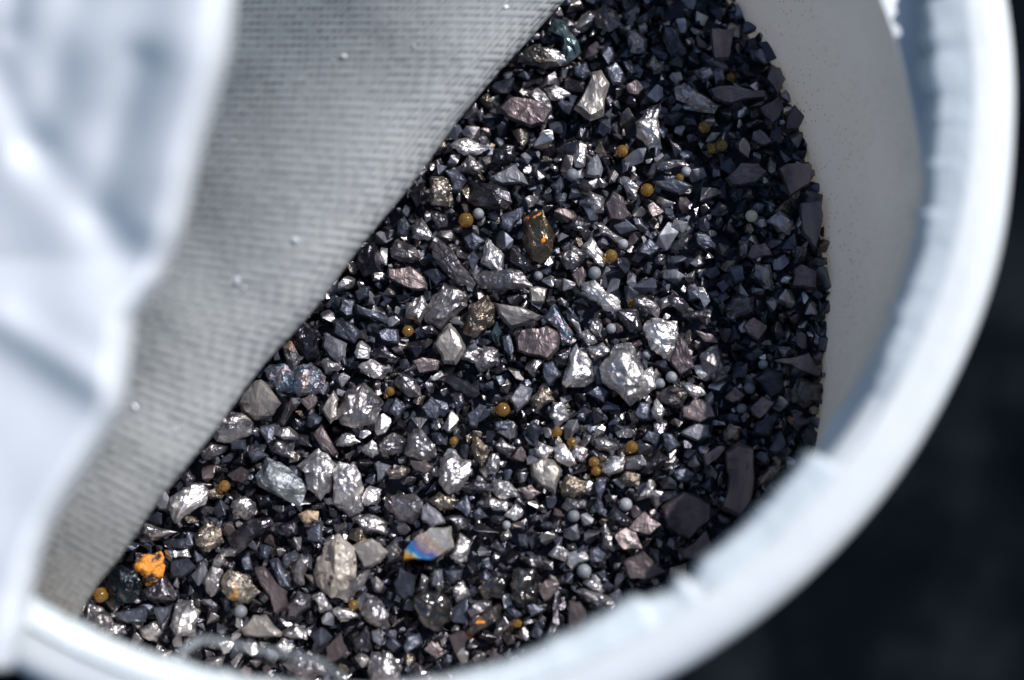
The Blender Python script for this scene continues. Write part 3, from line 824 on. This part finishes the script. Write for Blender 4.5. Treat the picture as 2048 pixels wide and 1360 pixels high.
N pewter 1500,570 1560,410 1610,440 1600,560
N slate2 1640,500 1670,370 1740,360 1750,530
N slate 180,280 250,260 370,530 280,520
N slate2 1100,920 1170,890 1210,990 1180,1050 1120,1010
N silver 580,600 650,580 740,710 640,740
N graph 1240,560 1310,570 1360,700 1290,700
N graph 920,1000 1060,860 1100,1080 950,1080
N pewter 1210,190 1320,90 1390,250 1250,300
O gloss 780,500 820,350 990,350 1020,520 990,640 880,680 790,610 | rounded metallic nugget with a vertical bright streak near the bottom|the streaked round nugget
O gloss 500,460 640,420 720,450 700,600 530,630 500,560
O flake 380,910 500,780 640,680 680,670 680,800 560,880 400,980 | elongated flake with orange patches near the bottom rim|the orange-patched flake
O taupe 1030,560 1090,460 1220,480 1180,560 1090,640
O graph 1080,1020 1170,800 1180,500 1230,540 1230,870 1150,1010
O taupe 1300,900 1310,650 1400,660 1460,760 1430,900 1350,940
O pewter 1370,560 1450,540 1690,620 1700,670 1590,730 1500,660
O silver 1440,480 1540,420 1640,530 1600,570
O slate 720,720 800,670 880,770 830,800
O slate 920,680 980,670 1090,720 960,790
O slate 1660,560 1750,500 1813,550 1760,610
O silver 250,530 340,470 400,590 290,640
O slate 170,370 340,360 320,440 240,480
O taupe 220,960 350,920 380,980 280,1130
O slate 380,1090 430,1010 470,1120 410,1200
O taupe 550,1220 620,1070 700,1150 650,1210
O pewter 400,730 450,640 600,650 560,730 430,780
O slate 960,960 1010,830 1070,930 1040,1000
O pewter 60,440 130,350 170,480 120,560
O pewter 870,250 1040,240 1060,310 950,340
O taupe 0,1080 60,1010 160,1080 110,1150
'''
def parse():
    out = []
    for ln in TR.strip().splitlines():
        p = ln.split('|'); a = p[0].split(); ox, oy = T[a[0]]
        poly = [(ox+float(q.split(',')[0])/K, oy+float(q.split(',')[1])/K) for q in a[2:]]
        out.append([a[1], poly, p[1].strip() if len(p) > 1 else None, p[2].strip() if len(p) > 2 else None])
    return out
def shoelace(poly): return abs(sum(poly[i][0]*poly[(i+1) % len(poly)][1]-poly[(i+1) % len(poly)][0]*poly[i][1] for i in range(len(poly))))/2
TRACED = parse()
TRACED.sort(key=lambda q: -(1e9 if q[3] else 0)-shoelace(q[1]))
TRACED = TRACED[:298]

FLAT = {'pewter': 0.3, 'silver': 0.25, 'graph': 0.3, 'taupe': 0.9, 'slate': 0.55, 'slate2': 0.6, 'pale': 0.5, 'rainbow': 0.75, 'flake': 0.7, 'tan': 0.0}
ROUGHNESS = {'silver': 0.06, 'pewter': 0.05, 'bronze': 0.05, 'irid': 0.05, 'graph': 0.035, 'spotted': 0.05, 'orange': 0.08, 'rust': 0.07, 'taupe': 0.035}

def stone_verts(poly2, h, style, rs, sub=2):
    """poly2: outline in mm round its own centre (bed plane u,v); h: half height"""
    flat = FLAT.get(style, 0.15)
    # densify the outline with small chips
    ring = []
    n = len(poly2)
    for i in range(n):
        a, b_ = poly2[i], poly2[(i+1) % n]
        ring.append(a)
        L = math.hypot(b_[0]-a[0], b_[1]-a[1])
        if L > 0.45:
            k = 0.35+0.3*rs.random(); off = (rs.random()-0.5)*0.16*L
            ring.append((a[0]+(b_[0]-a[0])*k+(b_[1]-a[1])/L*off, a[1]+(b_[1]-a[1])*k-(b_[0]-a[0])/L*off))
    n = len(ring)
    bm = bmesh.new()
    tilt = (rs.uniform(-0.18, 0.18), rs.uniform(-0.18, 0.18))
    s_up = 0.90 if flat > 0.7 else (0.80 if flat > 0.4 else 0.66)
    def mk(sc, z, js, jz):
        return [bm.verts.new((p[0]*(sc+rs.uniform(-js, js)), p[1]*(sc+rs.uniform(-js, js)), z+rs.uniform(-jz, jz)+p[0]*tilt[0]+p[1]*tilt[1])) for p in ring]
    r0 = mk(0.72, -h, 0.08, h*0.12)
    r1 = mk(1.0, -h*0.05, 0.0, h*0.30*(1-flat))
    r2 = mk(s_up, h*(0.55+0.3*flat), 0.09*(1-flat)+0.015, h*0.30*(1-flat))
    r3 = []
    for rr in ((r0, r1), (r1, r2)):
        for i in range(n):
            a, b_, c, d = rr[0][i], rr[0][(i+1) % n], rr[1][(i+1) % n], rr[1][i]
            if rs.random() < 0.5: bm.faces.new((a, b_, c)); bm.faces.new((a, c, d))
            else: bm.faces.new((a, b_, d)); bm.faces.new((b_, c, d))
    ox, oy = rs.uniform(-0.2, 0.2), rs.uniform(-0.2, 0.2)
    ex = max(abs(p[0]) for p in ring); ey = max(abs(p[1]) for p in ring)
    cx, cy = ox*ex, oy*ey
    ctr = bm.verts.new((cx, cy, h*(0.55+0.3*flat)+(1-flat)*h*rs.uniform(0.15, 0.5)+cx*tilt[0]+cy*tilt[1]))
    # a broken inner ring gives several top facets
    if flat < 0.7:
        inner = []
        for i, v in enumerate(r2):
            if i % 2 == 0: inner.append(v)
        m_ = [bm.verts.new(v.co.lerp(ctr.co, 0.5)+Vector((0, 0, h*rs.uniform(-0.12, 0.22)*(1-flat)))) for v in inner]
        k = len(m_)
        for i in range(k):
            a = inner[i]; b_ = inner[(i+1) % k]; mid = r2[(2*i+1) % n] if (2*i+1) < n else None
            if mid is not None and mid is not b_:
                bm.faces.new((a, mid, m_[i])); bm.faces.new((mid, b_, m_[(i+1) % k])); bm.faces.new((mid, m_[(i+1) % k], m_[i]))
            else:
                bm.faces.new((a, b_, m_[i])); bm.faces.new((b_, m_[(i+1) % k], m_[i]))
            bm.faces.new((m_[i], m_[(i+1) % k], ctr))
    else:
        for i in range(n): bm.faces.new((r2[i], r2[(i+1) % n], ctr))
    bot = bm.verts.new((0, 0, -h*1.1))
    for i in range(n): bm.faces.new((r0[(i+1) % n], r0[i], bot))
    bmesh.ops.recalc_face_normals(bm, faces=bm.faces)
    if sub:
        sm = 0.75 if style == 'gloss' else 0.0
        bmesh.ops.subdivide_edges(bm, edges=bm.edges[:], cuts=sub, use_grid_fill=True, smooth=sm)
        bmesh.ops.triangulate(bm, faces=[f for f in bm.faces if len(f.verts) > 3])
        amp = ROUGHNESS.get(style, 0.025); sd = rs.random()*50
        if style == 'gloss': amp = 0.04
        bm.normal_update()
        for v in bm.verts:
            q = v.co*1.5+Vector((sd, 0, 0)); q2 = v.co*3.6+Vector((0, sd, 0))
            r = 1-2*abs(noise.noise(q)); r2_ = 1-2*abs(noise.noise(q2))
            v.co += v.normal*(amp*1.5*r+amp*0.7*r2_)
    return bm

def bm_to_mesh(bm, name, mat, smooth=False):
    for v in bm.verts: v.co *= MM
    me = bpy.data.meshes.new(name); bm.to_mesh(me); bm.free(); me.materials.append(mat)
    if smooth: me.polygons.foreach_set('use_smooth', [True]*len(me.polygons))
    else:
        me.polygons.foreach_set('use_smooth', [False]*len(me.polygons))
    return me

BASIS = Matrix((E1, E2, PN)).transposed()
ITEMS = []      # (object, px, py, size px, style, kind, label, landmark)
occ = []        # footprints in bed coordinates
def bed_uv(p): d = p-bed(1024, 680); return d.dot(E1), d.dot(E2)

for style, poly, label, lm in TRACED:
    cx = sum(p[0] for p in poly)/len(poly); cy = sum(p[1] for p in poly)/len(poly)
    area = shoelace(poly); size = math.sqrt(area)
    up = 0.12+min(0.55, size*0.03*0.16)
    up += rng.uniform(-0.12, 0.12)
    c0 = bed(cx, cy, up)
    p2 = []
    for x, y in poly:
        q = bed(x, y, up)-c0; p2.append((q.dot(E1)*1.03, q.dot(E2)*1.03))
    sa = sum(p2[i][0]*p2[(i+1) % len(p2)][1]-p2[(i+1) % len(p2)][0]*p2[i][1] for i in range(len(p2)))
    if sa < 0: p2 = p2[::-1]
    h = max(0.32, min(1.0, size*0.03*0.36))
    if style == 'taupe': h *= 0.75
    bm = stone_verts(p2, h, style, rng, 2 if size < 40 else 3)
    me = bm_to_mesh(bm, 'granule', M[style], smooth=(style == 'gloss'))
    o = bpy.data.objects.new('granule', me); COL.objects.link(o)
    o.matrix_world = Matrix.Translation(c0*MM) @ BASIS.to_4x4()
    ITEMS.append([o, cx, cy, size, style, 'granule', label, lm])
    u0, v0 = bed_uv(c0); occ.append([(u0+a, v0+b_) for a, b_ in p2])

# beads
def bead_mesh(r, mat, name):
    bm = bmesh.new(); bmesh.ops.create_icosphere(bm, subdivisions=4, radius=r)
    return bm_to_mesh(bm, name, mat, True)
AMB = [(932, 440, 17), (1222, 512, 15), (1294, 380, 15), (1244, 302, 14), (1359, 356, 10), (1424, 297, 12), (1444, 291, 13), (1409, 254, 14), (1462, 154, 10), (1006, 819, 16),
       (816, 662, 13), (1114, 864, 12), (1144, 885, 12), (1263, 894, 14), (1188, 924, 12), (1192, 942, 11), (908, 882, 10), (449, 972, 13), (202, 1190, 17), (707, 1210, 12), (1035, 1247, 10), (1262, 606, 9), (780, 783, 11)]
GRY = [(957, 427, 13), (1144, 350, 15), (1189, 546, 15), (1246, 488, 12), (1076, 552, 11), (1372, 343, 12), (1222, 657, 12), (1343, 754, 13), (1320, 767, 12), (1251, 1009, 15),
       (1147, 1032, 14), (1168, 1142, 16), (481, 1223, 15), (1499, 776, 13), (1483, 817, 12), (1526, 729, 11), (1013, 1050, 10), (1293, 708, 10)]
bmeshes = {}
beads_uv = []
for kind, lst, mat in (('amber', AMB, M['amber']), ('grey', GRY, M['frost']), ('cream', [(1503, 432, 14)], M['cream'])):
    me = bead_mesh(0.45, mat, kind+'_bead')
    for (x, y, r) in lst:
        o = bpy.data.objects.new(kind+'_bead', me); COL.objects.link(o)
        rmm = r*0.0285; c0 = bed(x, y, 0.05+rmm*0.55 if r > 12 else 0.05)
        o.matrix_world = Matrix.Translation(c0*MM) @ Matrix.Rotation(rng.random()*6, 4, 'Z') @ Matrix.Scale(rmm/0.45, 4)
        ITEMS.append([o, x, y, r*1.8, kind, 'bead', None, None])
        u0, v0 = bed_uv(c0); beads_uv.append((u0, v0, rmm))

# ---- the small granules between: placed densely, the 40 largest in view as objects, the rest one mass
def inside(p, poly):
    x, y = p; c = False; n = len(poly)
    for i in range(n):
        x0, y0 = poly[i]; x1, y1 = poly[(i+1) % n]
        if (y0 > y) != (y1 > y) and x < (x1-x0)*(y-y0)/(y1-y0)+x0: c = not c
    return c
def edge_dist(p, poly):
    best = 9
    for i in range(len(poly)):
        x0, y0 = poly[i]; x1, y1 = poly[(i+1) % len(poly)]; dx, dy = x1-x0, y1-y0
        t_ = max(0, min(1, ((p[0]-x0)*dx+(p[1]-y0)*dy)/(dx*dx+dy*dy+1e-9)))
        best = min(best, math.hypot(p[0]-x0-t_*dx, p[1]-y0-t_*dy))
    return best
boxes = [(min(a for a, _ in P_), max(a for a, _ in P_), min(b_ for _, b_ in P_), max(b_ for _, b_ in P_), P_) for P_ in occ]
o0 = bed(1024, 680)
def in_tub(u, v, marg=0.0):
    p = o0+E1*u+E2*v
    return math.hypot(p.x, p.y) < level_r(math.atan2(p.y, p.x))+marg
cell = 1.2
uc, vc = bed_uv(Vector((0, 0, PZ)))
grid = {}
def near(u, v, r, k=0.86):
    gi, gj = int(u//cell), int(v//cell)
    for i in range(gi-2, gi+3):
        for j in range(gj-2, gj+3):
            for (a, b_, rr) in grid.get((i, j), ()):
                if (a-u)**2+(b_-v)**2 < (k*(rr+r))**2: return True
    return False
fill = []
def try_place(u, v, r):
    if not in_tub(u, v, 0.1): return
    for (x0, x1, y0, y1, P_) in boxes:
        if x0-r < u < x1+r and y0-r < v < y1+r:
            ins = inside((u, v), P_); d = edge_dist((u, v), P_)
            if ins and d > 0.05: return
            if not ins and d < r*0.62: return
    for (a, b_, rr) in beads_uv:
        if (a-u)**2+(b_-v)**2 < (0.75*rr+0.7*r)**2: return
    if near(u, v, r): return
    grid.setdefault((int(u//cell), int(v//cell)), []).append((u, v, r)); fill.append((u, v, r))
for r, n in ((0.70, 3200), (0.56, 11000), (0.45, 26000), (0.34, 36000), (0.25, 26000)):
    for _ in range(n):
        a = rng.uniform(0, 2*math.pi); q = 38*math.sqrt(rng.random())
        try_place(q*math.cos(a)+uc, q*math.sin(a)+vc, r*rng.uniform(0.88, 1.12))

def hull_stone(rs, npt=13):
    pts_ = []
    el = rs.uniform(0.75, 1.55); fl = rs.uniform(0.55, 0.95)
    for _ in range(npt):
        d = Vector((rs.gauss(0, 1), rs.gauss(0, 1), rs.gauss(0, 1))).normalized()
        pts_.append(Vector((d.x*el, d.y/el**0.6, d.z*fl))*rs.uniform(0.82, 1.08))
    bm = bmesh.new()
    for p in pts_: bm.verts.new(p)
    r = bmesh.ops.convex_hull(bm, input=bm.verts)
    bmesh.ops.delete(bm, geom=[v for v in bm.verts if not v.link_faces], context='VERTS')
    bmesh.ops.recalc_face_normals(bm, faces=bm.faces)
    bmesh.ops.dissolve_limit(bm, angle_limit=math.radians(16), verts=bm.verts, edges=bm.edges)
    bmesh.ops.bevel(bm, geom=bm.edges[:], offset=0.045, segments=1, affect='EDGES')
    bmesh.ops.triangulate(bm, faces=bm.faces)
    bmesh.ops.subdivide_edges(bm, edges=[e for e in bm.edges if e.calc_length() > 0.45], cuts=1)
    bmesh.ops.triangulate(bm, faces=[f for f in bm.faces if len(f.verts) > 3])
    sd = rs.random()*40
    for v in bm.verts:
        v.co *= 1+0.085*noise.noise(v.co*2.3+Vector((sd, 0, 0)))
    return bm
PROT = []
for i in range(44):
    bm = hull_stone(rng, rng.choice((9, 11, 13, 16)))
    bm.verts.ensure_lookup_table()
    V = np.array([v.co[:] for v in bm.verts]); bm.verts.index_update()
    Fc = np.array([[v.index for v in f.verts] for f in bm.faces]); PROT.append((V, Fc)); bm.free()
FST = ['slate', 'slate', 'slate', 'graph', 'graph', 'graph', 'pewter', 'pewter', 'pewter', 'silver', 'silver', 'taupe', 'slate2', 'bronze']
def rand_rot(rs):
    q = Vector((rs.gauss(0, 1), rs.gauss(0, 1), rs.gauss(0, 1), rs.gauss(0, 1)))
    from mathutils import Quaternion
    return Quaternion(q).normalized().to_matrix()
def visible_px(x, y):
    if not (0 < x < 2048 and 0 < y < 1360): return False
    lx = np.interp(y, lim[:, 1], lim[:, 0])
    if x < lx+12: return False
    if y > 900:
        for i in range(len(edge_px)-1):
            pass
    d = ray(x, y); s = (-0.9-CAM.z)/d.z; p = CAM+d*s
    return math.hypot(p.x, p.y) < torn_r(math.atan2(p.y, p.x))-0.6
cand = []
for (u, v, r) in fill:
    p = o0+E1*u+E2*v; x, y = to_px(p); cand.append((visible_px(x, y), r, u, v, x, y))
cand.sort(key=lambda c: (not c[0], -c[1]))
n_ind = max(0, 298-len(TRACED))
mass_v, mass_f, mass_m = [], [], []
nv = 0
def add_mass(p, r, st):
    global nv
    V, Fc = PROT[rng.randrange(len(PROT))]
    R_ = np.array(rand_rot(rng)); X = (V @ R_.T)*r*np.array([1, 1, 1])+np.array(p[:])
    mass_v.append(X); mass_f.append(Fc+nv); mass_m.append(np.full(len(Fc), st)); nv += len(V)
SKEYS = list(dict.fromkeys(FST))
for k, (vis, r, u, v, x, y) in enumerate(cand):
    p = o0+E1*u+E2*v+PN*(rng.uniform(-0.25, 0.18)-0.1)
    st = rng.choice(FST)
    if k < n_ind and vis:
        V, Fc = PROT[rng.randrange(len(PROT))]
        R_ = np.array(rand_rot(rng))
        me = bpy.data.meshes.new('granule'); me.from_pydata([tuple(q) for q in (V @ R_.T)*(r*1.12*MM)], [], [tuple(int(a) for a in f) for f in Fc]); me.materials.append(M[st])
        o = bpy.data.objects.new('granule', me); COL.objects.link(o); o.location = p*MM
        ITEMS.append([o, x, y, r*1.8/0.03, st, 'granule', None, None])
    else: add_mass(p, r*1.12, SKEYS.index(st))
for layer, (rr, dz, cnt) in enumerate(((0.62, -0.75, 5800), (0.75, -1.5, 4000))):
    for _ in range(cnt):
        a = rng.uniform(0, 2*math.pi); q = 38*math.sqrt(rng.random()); u, v = q*math.cos(a)+uc, q*math.sin(a)+vc
        if in_tub(u, v, 0.3): add_mass(o0+E1*u+E2*v+PN*(dz+rng.uniform(-0.25, 0.25)), rr*rng.uniform(0.7, 1.15), SKEYS.index(rng.choice(FST[:8])))
V = np.concatenate(mass_v)*MM; Fc = np.concatenate(mass_f); Mi = np.concatenate(mass_m)
me = bpy.data.meshes.new('small_granules')
me.vertices.add(len(V)); me.vertices.foreach_set('co', V.astype(np.float32).ravel())
me.loops.add(len(Fc)*3); me.loops.foreach_set('vertex_index', Fc.astype(np.int32).ravel())
me.polygons.add(len(Fc)); me.polygons.foreach_set('loop_start', np.arange(0, len(Fc)*3, 3, dtype=np.int32))
me.polygons.foreach_set('loop_total', np.full(len(Fc), 3, dtype=np.int32))
for s_ in SKEYS: me.materials.append(M[s_])
me.polygons.foreach_set('material_index', Mi.astype(np.int32))
me.update(calc_edges=True); me.validate()
me.polygons.foreach_set('use_smooth', [False]*len(me.polygons))
o = bpy.data.objects.new('small_granules', me); COL.objects.link(o)
tag(o, 'mass of small dark metallic granules filling the tub between the larger ones', 'granules', kind='stuff')
# floor under the bed so that no light leaks between the stones
nfl = 64; fl = []
for i in range(nfl):
    a = 2*math.pi*i/nfl; x, y = level_r(a)*math.cos(a)*1.004, level_r(a)*math.sin(a)*1.004; fl.append((x, y, bedz(x, y)-2.3))
child(mesh_obj('tub_floor', fl, [tuple(range(nfl))], M['slate']), TUB)

# ---- glittering grit stuck to the liner
GR = [(688, 108, 9), (662, 118, 5), (824, 96, 6), (470, 282, 4), (590, 485, 10), (472, 565, 12), (490, 578, 6), (520, 632, 4), (268, 812, 7), (290, 822, 6), (352, 858, 6), (1003, 140, 4), (1010, 12, 7), (312, 968, 4)]
liner_v = [Vector(v) for v in [tuple(x) for x in []]]
lv = [lin.data.vertices[i].co.copy() for i in range(len(lin.data.vertices))]
lpx = np.array([to_px(v*1000) for v in lv])
desc = ['largest', 'faint']
for k, (x, y, r) in enumerate(GR):
    i = int(np.argmin((lpx[:, 0]-x)**2+(lpx[:, 1]-y)**2)); base = lv[i]*1000
    V_, F_ = PROT[k % len(PROT)]; rm = r*0.026
    me = bpy.data.meshes.new('grit_crystal'); me.from_pydata([tuple(q) for q in V_ @ np.array(rand_rot(rng)).T*(rm*MM)], [], [tuple(int(a) for a in f) for f in F_]); me.materials.append(M['grit'])
    o = bpy.data.objects.new('grit_crystal', me); COL.objects.link(o)
    o.location = (base+(CAM-base).normalized()*(0.15+rm*0.15))*MM
    ITEMS.append([o, x, y, r*1.8, 'grit', 'grit', None, None])

# ------------------------------------------------------------------ labels
TONE = {'slate': 'matte blue-black', 'slate2': 'matte blue-grey', 'graph': 'glossy black', 'pewter': 'shiny mid-grey', 'silver': 'bright silver', 'taupe': 'brown-grey', 'pale': 'pale grey',
        'bronze': 'bronze-grey', 'rust': 'rust-stained dark', 'teal': 'teal-dark', 'irid': 'tarnished', 'gloss': 'polished dark', 'tan': 'tan', 'amber': 'amber glass', 'grey': 'frosted grey', 'cream': 'cream', 'grit': 'sparkling clear'}
LMK = [(it[1], it[2], it[7]) for it in ITEMS if it[7]]
def direction(dx, dy):
    a = (math.degrees(math.atan2(-dy, dx))+360) % 360
    return ['right of', 'up and right of', 'above', 'up and left of', 'left of', 'down and left of', 'below', 'down and right of'][int((a+22.5)//45) % 8]
todo = {}
for it in ITEMS:
    o, x, y, size, style, kind, label, lm = it
    cat = {'granule': 'granule', 'bead': 'bead', 'grit': 'crystal grain'}[kind]
    grp = {'granule': 'dark metallic granules in the tub', 'bead': 'small round beads among the granules', 'grit': 'sparkling grains stuck to the woven liner'}[kind]
    if label:
        tag(o, label, cat, grp); continue
    cands = sorted(((x-a)**2+(y-b_)**2, a, b_, n) for a, b_, n in LMK)
    d, a, b_, n = cands[0]
    if kind == 'grit':
        n = 'the ribbed silver granule' if y < 400 else 'the curved glossy granule' if y < 700 else 'the smooth pale boulder'
        a, b_ = [(p, q) for p, q, m_ in LMK if m_ == n][0]; d = (x-a)**2+(y-b_)**2
        base = 'grain on the liner'
    elif kind == 'bead': base = f'{TONE[style]} bead'
    else: base = f"{'large' if size > 44 else 'medium' if size > 29 else 'small'} {TONE.get(style, 'grey')} granule"
    todo.setdefault((base, direction(x-a, y-b_), n), []).append((d, o, cat, grp))
ORD = ['nearest', 'second', 'third', 'fourth', 'fifth', 'sixth', 'seventh', 'eighth']
for (base, dr, n), l in todo.items():
    l.sort(key=lambda q: q[0])
    for i, (d, o, cat, grp) in enumerate(l):
        s_ = f'{base} {dr} {n}' if len(l) == 1 else f'{base}, {ORD[min(i, 7)]} of those {dr} {n}'
        tag(o, s_, cat, grp)
print('granules', sum(1 for it in ITEMS if it[5] == 'granule'), 'fill', len(fill), 'mass verts', len(V))
